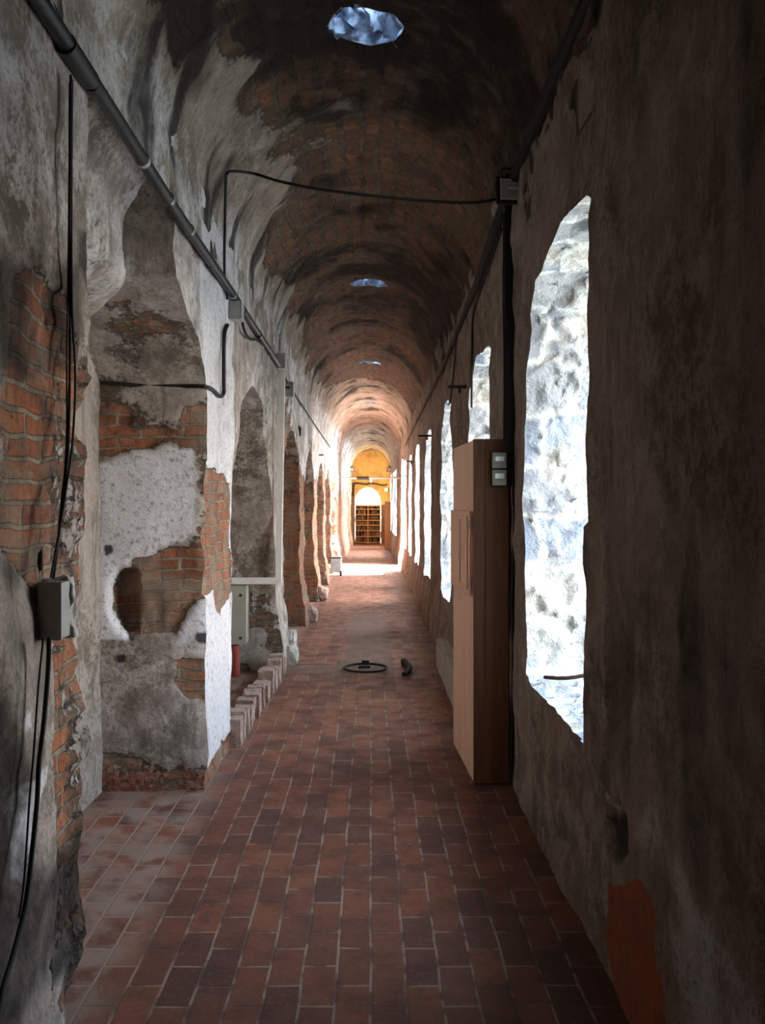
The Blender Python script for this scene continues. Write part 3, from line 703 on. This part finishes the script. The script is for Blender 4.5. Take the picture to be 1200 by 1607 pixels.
tag(tube_obj('hanging_wire', [(.715,7.2,2.96),(.72,7.5,2.7),(.725,7.85,2.5),(.73,8.1,2.42)], .006, M_black), 'thin black wire curving down to the third window on the right', 'cable')
# iron stubs beside the windows
for (px, py, d, ln, lab) in ((733,607,6.86,.15,'rusty iron bracket jutting from the wall just beyond the second window'),
                        (677,684,10.85,.17,'rusty iron bracket jutting out at the top of the fourth window'),
                        (650,724,15.2,.14,'rusty iron bracket jutting out near the top of the sixth window'),
                        (637,747,18.8,.17,'rusty iron bracket furthest down the right wall, before the open door')):
    e = empty('iron_bracket', (XR, d, Z_at(py, d)), lab, 'bracket', 'iron brackets on the right wall')
    box_obj('bar', (-ln,-.012,-.012), (.03,.012,.012), M_iron, e, .003)
    box_obj('hook', (-.07,-.009,-.05), (-.05,.009,-.01), M_iron, e, .003)
for (px, py, d, lab) in ((503,714,14.2,'short rusty iron stub on the left wall above the brick piers'), (437,608,8.3,'short rusty iron stub beside the top of the white trunking on the left wall')):
    e = empty('iron_stub', (XL, d, Z_at(py, d)), lab, 'bracket')
    box_obj('bar', (-.03,-.011,-.011), (.1,.011,.011), M_iron, e, .003)
rod = tube_obj('iron_rod', [(X_at(858,3.95), 4.0, .70),(X_at(885,3.93),3.9,.715),(X_at(925,4.0),3.86,.745)], .009, M_iron, sm=3); tag(rod, 'dark iron rod lying on the sill of the nearest window', 'rod')
# masonry ledge under the second window
b = bmesh.new(); add_box(b, (.6,5.75,-.02), (.80,8.0,.26), .02); bmesh.ops.subdivide_edges(b, edges=b.edges, cuts=6, use_grid_fill=True)
for v in b.verts: v.co += Vector([random.uniform(-.008,.008) for _ in range(3)])
tag(obj('stone_ledge', b, M_slab), 'low pale stone ledge at the foot of the right wall behind the cabinet', 'ledge')

# ------------------------------------------------------------------ things on the left
def on_left(px, py, off=.03):
    d = (XL+off)*FPX/(px-VX); return Vector((XL+off, d, Z_at(py, d)))
pp = empty('wall_pipe', (XL+.045, 1.2, 2.745), 'long dark pipe sloping into the distance along the left wall', 'pipe')
pts = [(0,-.5,0),(.002,.6,.005),(.004,1.6,0),(0,2.6,-.004),(.004,3.6,0),(0,4.8,.004),(0,6.6,0)]
tube_obj('pipe_run', pts, .024, M_pipe, pp, 14)
for yy in (1.38, 1.95, 2.35, 2.75, 3.3, 3.98, 4.4, 5.2):
    c = tube_obj('pipe_clip', [(0,yy-.012,0),(0,yy+.012,0)], .0275, M_galv if yy in (1.95,2.35,2.75,3.98) else M_pipe, pp, 14, 0)
tube_obj('coupling', [(0,1.15,0),(0,1.35,0)], .031, M_pipe, pp, 14, 0)
def jbox(px, py, d, lab, w=.05, h=.1, x=XL+.0):
    e = empty('junction_box', (x+.035, d, Z_at(py, d)), lab, 'electrical box')
    box_obj('case', (-.02,-w/2,-h/2), (.05,w/2,h/2), M_gbox, e, .004)
    box_obj('lid', (.05,-w/2-.003,-h/2+.002), (.056,w/2+.003,h/2-.002), M_gbox, e, .002)
    return e
jbox(357,489,5.3,'small grey junction box just under the dark pipe on the left wall', .1, .11)
jbox(434,568,8.0,'grey junction box at the far end of the dark pipe', .16, .14)
jbox(450,612,8.8,'small dark-edged grey box high on the left wall beyond the white trunking', .12, .15)
tag(tube_obj('wall_cable', [on_left(357,510,.03), on_left(352,525,.028), on_left(351,560,.026), on_left(351,600,.026), on_left(351,617,.024), on_left(345,622,.024), on_left(333,611,.024), on_left(322,607,.03),
    P_at(310,606,4.47), P_at(280,606,4.5), P_at(235,606,4.5), P_at(190,603,4.49), P_at(148,600,4.5)], .011, M_black), 'dark cable looping from the small junction box across the brick pier face', 'cable')
def on_vault(px, py, off=.075):
    for i in range(3000):
        d = 2 + i*.004; x, z = X_at(px, d), Z_at(py, d)
        cx, a = (XL+XR)/2, (XR-XL)/2 - off
        if z < SPR:
            if x <= XL + off: return Vector((x, d, z))
        elif ((x-cx)/a)**2 + ((z-SPR)/(CRN-SPR-off))**2 >= 1: return Vector((x, d, z))
p_top = on_vault(356, 272)
tag(tube_obj('span_wire', [on_left(357,470,.03), on_left(353,440,.025), on_vault(352,400), on_vault(353,340), on_vault(354,290), p_top, on_vault(370,269), on_vault(400,273,.09),
    P_at(440,285,4.75), P_at(500,297,4.6), P_at(580,307,4.5), P_at(650,314,4.45), P_at(715,318,4.43), P_at(755,317,4.42), P_at(780,312,4.43)], .008, M_black), 'black wire rising from the dark pipe and strung across to the floodlight', 'cable')
tag(tube_obj('loop_wire', [on_left(380,505,.04), on_left(384,520,.05), on_left(392,532,.05), on_left(402,533,.045), on_left(412,541,.03), on_left(422,556,.03)], .009, M_black), 'short black wire sagging under the far part of the dark pipe', 'cable')
tag(tube_obj('diagonal_cable', [on_left(440,588,.03), on_left(447,594,.03), on_left(460,615,.03), on_left(478,642,.03), on_left(492,664,.03), on_left(503,680,.03), on_left(518,702,.04)], .011, M_black), 'black cable running on along the left wall from the end of the pipe', 'cable')
hl = empty('pendant_socket', P_at(468,676,10.4), 'black lamp socket hanging by a cord on the left wall beyond the white trunking', 'lamp socket')
tube_obj('cord', [(-.12,-1.0,.62),(-.1,-.7,.4),(-.05,-.2,.16),(0,0,.05)], .009, M_black, hl)
tube_obj('socket', [(0,0,.06),(0,0,.03),(.0,0,-.05),(0,0,-.07)], [.015,.035,.035,.02], M_bpaint, hl, 12, 0)
# near cables and the grey box on the nearest pier
def on_near(px, d, py, off=0): return Vector((X_at(px, d)+off, d, Z_at(py, d)))
XC = XL + .03
def nl(px, py, off=.03):
    d = min((XL+off)*FPX/(px-VX), 2.62); return Vector((X_at(px, d) if d >= 2.6 else XL+off, d, Z_at(py, d)))
tag(tube_obj('drop_cable', [nl(111,118,.05), nl(110,250,.05), nl(109,400,.045), nl(110,520,.045), nl(107,700,.05), nl(97,800,.05), nl(84,908,.045)], .0038, M_black), 'black cable hanging from the pipe straight to the grey box on the nearest pier', 'cable')
tag(tube_obj('drop_cable', [nl(113,125,.05), nl(112,300,.05), nl(113,480,.05), nl(118,590,.05), nl(114,690,.055), nl(104,765,.055), nl(92,840,.05), nl(80,906,.05)], .0032, M_black), 'slack right-hand cable bowing out above the grey box on the nearest pier', 'cable')
tag(tube_obj('drop_cable', [nl(109,130,.04), nl(108,330,.04), nl(105,560,.04), nl(104,700,.045), nl(95,800,.045), nl(88,880,.04)], .0025, M_black), 'thinnest left-hand cable hanging down the nearest pier to the grey box', 'cable')
gb_ = empty('wall_box', (XL+.02, 2.335, Z_at(955, 2.32)), 'plain grey metal box fixed at mid height on the nearest brick pier', 'electrical box')
box_obj('case', (-.012,-.07,-.074), (.045,-.0,.074), M_gbox, gb_, .004)
box_obj('cover', (-.015,-.077,-.076), (.048,-.07,.076), M_gbox, gb_, .002)
b = bmesh.new()
add_box(b, (-.04,-.01,-.08), (.05,.03,.08), .004); bmesh.ops.subdivide_edges(b, edges=b.edges, cuts=7, use_grid_fill=True)
bmesh.ops.triangulate(b, faces=b.faces)
q = fbm(np.array([tuple(v.co) for v in b.verts]), 26, 5, 3); q2 = fbm(np.array([tuple(v.co) for v in b.verts]), 30, 15, 3)
for v, n_, n2 in zip(b.verts, q, q2): v.co += Vector((.05*(n_-.5), .06*(n2-.4), .03*(n2-.5)))
obj('mortar_packing', b, simple('pale_mortar', (.5,.47,.43), .95, 0, .5, 40, .6), gb_, True)
tag(tube_obj('heavy_cable', [nl(77,1000,.06), nl(75,1060,.055), nl(68,1140,.055), nl(61,1200,.055), nl(58,1260,.055), nl(50,1340,.055), nl(40,1420,.055), nl(20,1500,.06), nl(4,1555,.07), nl(-12,1640,.09)], .006, M_black), 'thick black cable falling from the grey box down to the floor corner', 'cable')
tag(tube_obj('thin_lead', [nl(68,1000,.05), nl(60,1080,.05), nl(53,1180,.05), nl(46,1260,.05), nl(38,1380,.05), nl(30,1440,.05)], .0026, M_black), 'thin dark lead beside the thick cable below the grey box', 'cable')
# niche with electrical panel, white trunking, red pipe
JY = 7.70
tk = empty('white_trunking', (XL+.03, JY-.03, .8), 'white plastic cable trunking bent round the pier beyond the arched niche', 'trunking')
b = bmesh.new(); add_box(b, (-.0,-.03,0), (.055,.012,1.86), .003)
for v in b.verts: v.co.x += .03*(v.co.z/1.86)
obj('upright', b, M_trunk, tk)
box_obj('crosspiece', (-.56,-.034,-.012), (.042,.012,.045), M_trunk, tk, .003)
ep = empty('electrical_panel', (X_at(355,7.68), 7.66, Z_at(962,7.66)), 'grey-green electrical panel under the white trunking in the arched niche', 'electrical panel')
box_obj('body', (-.19,-.12,-.255), (.19,.12,.245), M_panel, ep, .006)
dd = box_obj('door', (-.195,-.137,-.258), (.2,-.12,.248), M_panel, ep, .006)
for z in (.17, -.2): tube_obj('latch', [(.15,-.144,z),(.15,-.136,z)], .013, M_bpaint, dd, 12, 0)
lb = box_obj('warning_label', (-.02,-.1385,.03), (.052,-.137,.17), M_label, dd, 0)
b = bmesh.new(); add_box(b, (-.02,-.1395,.125), (.052,-.1385,.17)); obj('red_band', b, M_redl, lb)
b = bmesh.new(); add_box(b, (.022,-.1395,.082), (.046,-.1385,.116)); add_box(b, (.022,-.1395,.06), (.046,-.1385,.066)); add_box(b, (.022,-.1395,.048), (.046,-.1385,.054)); obj('print', b, M_ink, lb)
b = bmesh.new(); add_box(b, (.029,-.1400,.084), (.039,-.1395,.102)); obj('pictogram', b, M_label, lb)
tag(cyl_obj('drain_pipe', (X_at(369,7.55), 7.55, -.02), (X_at(367,7.55), 7.56, .265), .045, M_rust), 'rust-red upright pipe below the electrical panel in the niche', 'pipe')
# row of upright bricks closing the foot of the niche: one by one
kx = XL + .02
for k in range(17):
    y = 5.4 + k*.142; r = random.Random(k+5)
    b = bmesh.new(); h = .17 + r.uniform(-.05,.03); add_box(b, (-.07,-.067,-.02), (.05,.067,h), .008)
    bmesh.ops.subdivide_edges(b, edges=b.edges, cuts=2, use_grid_fill=True)
    for v in b.verts: v.co += Vector([r.uniform(-.004,.004) for _ in range(3)])
    o = obj('kerb_brick', b, M_kerb); o.location = (kx + .05*sstep(5.5,7.8,np.array([y]))[0] + r.uniform(-.008,.012), y, 0); o.rotation_euler = (0, r.uniform(-.05,.05), r.uniform(-.06,.06))
    tag(o, 'upright pale brick in the row along the foot of the arched niche', 'brick', 'bricks edging the arched niche')
b = bmesh.new(); add_box(b, (-.05,-.2,-.0), (.04,.2,.22), .03); bmesh.ops.subdivide_edges(b, edges=b.edges, cuts=4, use_grid_fill=True)
for v in b.verts:
    v.co += Vector([random.uniform(-.008,.008) for _ in range(3)])
    if v.co.z > .1: v.co.z -= .16*max(0, -v.co.y-.02)*2
o = obj('stone_slab', b, M_slab); o.location = (XL+.08, 8.65, 0); tag(o, 'pale leaning stone slab at the foot of the left wall past the brick row', 'stone')
r = random.Random(3)
for k, (y, s_, lab) in enumerate(((8.15,.10,'pale broken stone between the brick row and the leaning slab'), (13.4,.13,'dark broken stone at the foot of the left brick pier nearest the sunlit floor'), (11.0,.11,'broken stone at the foot of the left brick piers beyond the slab'))):
    b = bmesh.new(); bmesh.ops.create_icosphere(b, subdivisions=3, radius=1)
    for v in b.verts:
        n_ = float(fbm(np.array([[v.co.x*1.0+k*9, v.co.y, v.co.z]]), 1.2, 7, 3)[0]); v.co *= .6+.8*n_
        v.co = Vector((v.co.x*s_*.8, v.co.y*s_*1.2, v.co.z*s_*1.1))
    o = obj('broken_stone', b, M_kerb if k else M_slab); o.location = (XL+.12, y, s_*.7); tag(o, lab, 'stone')
# floor bits
hp = empty('cable_hoop', (X_at(573,7.8), 7.82, .012), 'black ring of cable lying flat on the floor in the middle of the corridor', 'cable ring')
tube_obj('ring', [(.19*math.cos(t), .2*math.sin(t), .008) for t in np.linspace(0, 2*math.pi, 40)[:-1]], .011, M_black, hp, 8, 0, True)
box_obj('clamp', (-.035,.165,.0), (.035,.215,.045), M_bpaint, hp, .008)
tube_obj('inner_end', [(-.06,-.0,.012),(-.02,.0,.016),(.04,.02,.012)], .014, M_black, hp)
tag(tube_obj('hose_piece', [(X_at(630,7.95),8.02,.03),(X_at(636,7.9),8.0,.035),(X_at(642,7.8),7.85,.025),(X_at(640,7.7),7.65,.022),(X_at(633,7.6),7.52,.02)], [.03,.034,.036,.036,.036,.036,.036,.032,.03,.03,.028,.028,.028,.026,.026,.026,.026,.024,.022,.02,.02,.02,.02,.02,.02], M_black), 'short curved piece of black hose lying right of the cable ring', 'hose')

# ------------------------------------------------------------------ far end
cs = empty('equipment_case', (-.72, 18.1, 0), 'grey upright case on small wheels by the left wall at the sunlit floor', 'case')
box_obj('body', (-.12,-.12,.07), (.1,.1,.4), M_case, cs, .02)
box_obj('lid', (-.125,-.125,.36), (.105,.105,.385), M_bpaint, cs, .006)
for y in (-.1, .08): tube_obj('wheel', [(.07,y,.05),(.11,y,.05)], .05, M_black, cs, 14, 0)
tb = empty('tie_bar', (0, 22, Z_at(750,22)), 'grey tube spanning the corridor between the walls before the far end', 'bar')
tube_obj('tube', [(-.70,0,.04),(-.66,0,.0),(-.4,0,-.006),(0,0,-.006),(.4,0,-.004),(.74,0,.005)], .028, M_galv, tb)
tube_obj('sleeve', [(-.36,0,-.004),(-.05,0,-.004)], .04, M_pipe, tb, 12, 0)
tube_obj('bulb', [(.0,0,-.03),(0,0,-.06),(0,0,-.1),(0,0,-.12)], [.02,.035,.035,.015], M_label, tb, 10, 0)
floodlight((X_at(551,30), 30.0, Z_at(737,30)), 'small black floodlight on the left of the far end arch', sc=1.1)
floodlight((X_at(612,30), 30.0, Z_at(737,30)), 'small black floodlight on the right of the far end arch', sc=1.1)
tag(tube_obj('arch_cable', [(-.64,31.93,1.75),(-.64,31.93,2.05),(-.62,31.92,2.2),(-.5,31.92,2.24),(-.2,31.92,2.2),(0,31.92,2.24),(.25,31.92,2.2),(.45,31.92,2.16),(.6,31.92,2.2)], .03, M_bpaint), 'thick dark cable draped over the arch of the far doorway', 'cable')
wl = empty('wall_lamp', (.57, 30.4, 1.98), 'lit amber lamp on the right wall near the far bookcase', 'lamp')
box_obj('case', (.0,-.05,-.06), (.06,.05,.06), M_bpaint, wl, .005)
M_bulb = glow('lit_bulb', (1,.72,.32), 60)
b = bmesh.new(); bmesh.ops.create_uvsphere(b, u_segments=14, v_segments=10, radius=.045); o = obj('bulb', b, M_bulb, wl, True); o.location = (-.03,0,0)
# bookcase in the end doorway
bk = empty('bookcase', (-.115, 32.02, 0), 'wooden bookcase full of dark volumes standing in the far doorway', 'bookcase')
BW, BH = .94, 1.44
b = bmesh.new()
for x in (-BW/2, -.015, BW/2-.035): add_box(b, (x,0,0), (x+.035,.3,BH), .002)
obj('uprights', b, M_shelf, bk)
zs = [.05, .27, .49, .69, .86, 1.08, 1.28]
for z in zs + [BH-.03]:
    box_obj('shelf', (-BW/2+.01,-.004,z-.014), (BW/2-.01,.3,z+.02), M_shelf, bk, .002)
box_obj('back_panel', (-BW/2,.29,0), (BW/2,.31,BH), M_dwood, bk, 0)
cols = [simple('volume_%d' % i, c, .7, 0, .3) for i, c in enumerate(((.07,.035,.02),(.13,.05,.025),(.04,.025,.02),(.2,.09,.035),(.05,.045,.03)))]
r = random.Random(12)
for z0, z1 in zip(zs, zs[1:] + [BH-.03]):
    for xa, xb in ((-BW/2+.04,-.02),(.025,BW/2-.04)):
        x = xa + .005
        while x < xb - .05:
            w = r.uniform(.035,.075); h = (z1-z0-.04)*r.uniform(.72,.97)
            if x + w > xb: break
            if r.random() < .12: x += w*.8; continue
            o = box_obj('book', (0,0,0), (w-.003,.2,h), r.choice(cols), None, .002)
            o.location = (-.115+x, 32.05, z0+.021)
            tag(o, 'dark bound volume standing on a shelf of the far bookcase', 'book', 'volumes in the far bookcase'); x += w
wb = empty('wooden_box_cabinet', (.55, 28.6, 0), 'orange wooden upright cabinet against the right wall just before the bookcase', 'cabinet')
box_obj('body', (-.09,0,0), (.1,.7,1.55), M_shelf, wb, .004); box_obj('front_board', (-.1,-.02,0), (.1,0,1.56), M_shelf, wb, .003)
tag(box_obj('door_post', (-.72,31.75,0), (-.6,31.95,1.75), M_dwood, None, .005), 'dark wooden post left of the far bookcase', 'post')
tag(box_obj('door_post', (.385,31.8,0), (.52,31.95,1.45), M_dwood, None, .005), 'dark wooden post right of the far bookcase', 'post')

# ------------------------------------------------------------------ light
w = bpy.data.worlds.new('sky'); C.world = w; w.use_nodes = True; nt = w.node_tree
bg = nt.nodes['Background']
tc = nt.nodes.new('ShaderNodeTexCoord'); sx = nt.nodes.new('ShaderNodeSeparateXYZ'); nt.links.new(tc.outputs['Generated'], sx.inputs[0])
cr = nt.nodes.new('ShaderNodeValToRGB'); cr.color_ramp.elements[0].position = .42; cr.color_ramp.elements[0].color = (1,.84,.66,1)
cr.color_ramp.elements[1].position = .75; cr.color_ramp.elements[1].color = (.62,.8,1,1)
mp = nt.nodes.new('ShaderNodeMath'); mp.operation = 'MULTIPLY_ADD'; mp.inputs[1].default_value = .5; mp.inputs[2].default_value = .5
nt.links.new(sx.outputs[2], mp.inputs[0]); nt.links.new(mp.outputs[0], cr.inputs[0]); nt.links.new(cr.outputs[0], bg.inputs[0])
bg.inputs[1].default_value = 5.0
def light(name, kind, loc, rot, **kw):
    l = bpy.data.lights.new(name, kind); o = bpy.data.objects.new(name, l); COL.objects.link(o); o.location = loc; o.rotation_euler = rot
    for k, v in kw.items(): setattr(l, k, v)
    return o
def aim(o, to): o.rotation_euler = (Vector(to) - o.location).to_track_quat('-Z', 'Y').to_euler()
for i, H in enumerate(windows):                     # portals sample the sky through the openings
    ys = [p[0] for p in H['poly']]; zs_ = [p[1] for p in H['poly']]
    o = light('window_portal', 'AREA', (1.55, (min(ys)+max(ys))/2, (max(0,min(zs_))+max(zs_))/2), (0,0,0), shape='RECTANGLE', size=max(ys)-min(ys)+.3, size_y=max(zs_)-max(0,min(zs_))+.3)
    o.rotation_euler = (math.radians(90), 0, math.radians(90)); o.data.cycles.is_portal = True
for oy in (4.24, 9.1, 14.25, 19.6):
    o = light('skylight_portal', 'AREA', (-.05, oy, 4.3), (0,0,0), shape='RECTANGLE', size=.6, size_y=.6); o.data.cycles.is_portal = True
o = light('door_portal', 'AREA', (-.1, 32.6, 1.1), (math.radians(-90),0,0), shape='RECTANGLE', size=1.1, size_y=2.2); o.data.cycles.is_portal = True
s = light('sun_through_door', 'SPOT', (6.5, 19.3, 7.0), (0,0,0), energy=60000, spot_size=math.radians(22), spot_blend=.05, shadow_soft_size=.03, color=(1,.95,.88))
aim(s, (-.1, 20.0, 0))
cl = light('far_window_fill', 'AREA', (2.6, 22.0, 2.6), (0,0,0), energy=2500, shape='RECTANGLE', size=19, size_y=3.5, color=(.95,.96,1))  # added fill lamp outside the far windows, brightens the far left wall
aim(cl, (-1, 22.0, 1.6))
lm = light('amber_lamp', 'POINT', (.5, 30.4, 1.98), (0,0,0), energy=60, shadow_soft_size=.05, color=(1,.66,.28))

# ------------------------------------------------------------------ camera and view
cd = bpy.data.cameras.new('camera'); co = bpy.data.objects.new('camera', cd); COL.objects.link(co)
co.location = (0,0,CAMZ); co.rotation_euler = (math.radians(90),0,0)
cd.sensor_fit = 'VERTICAL'; cd.sensor_height = 36; cd.lens = FPX/1607*36; cd.shift_x = (600-VX)/1607; cd.shift_y = (VY-803.5)/1607
cd.clip_start = .05
C.camera = co
C.view_settings.view_transform = 'Standard'; C.view_settings.look = 'None'; C.view_settings.gamma = 1; C.view_settings.use_curve_mapping = False
C.view_settings.exposure = 1.9
C.cycles.max_bounces = 10; C.cycles.diffuse_bounces = 8; C.cycles.use_denoising = True
C.cycles.sample_clamp_indirect = 8
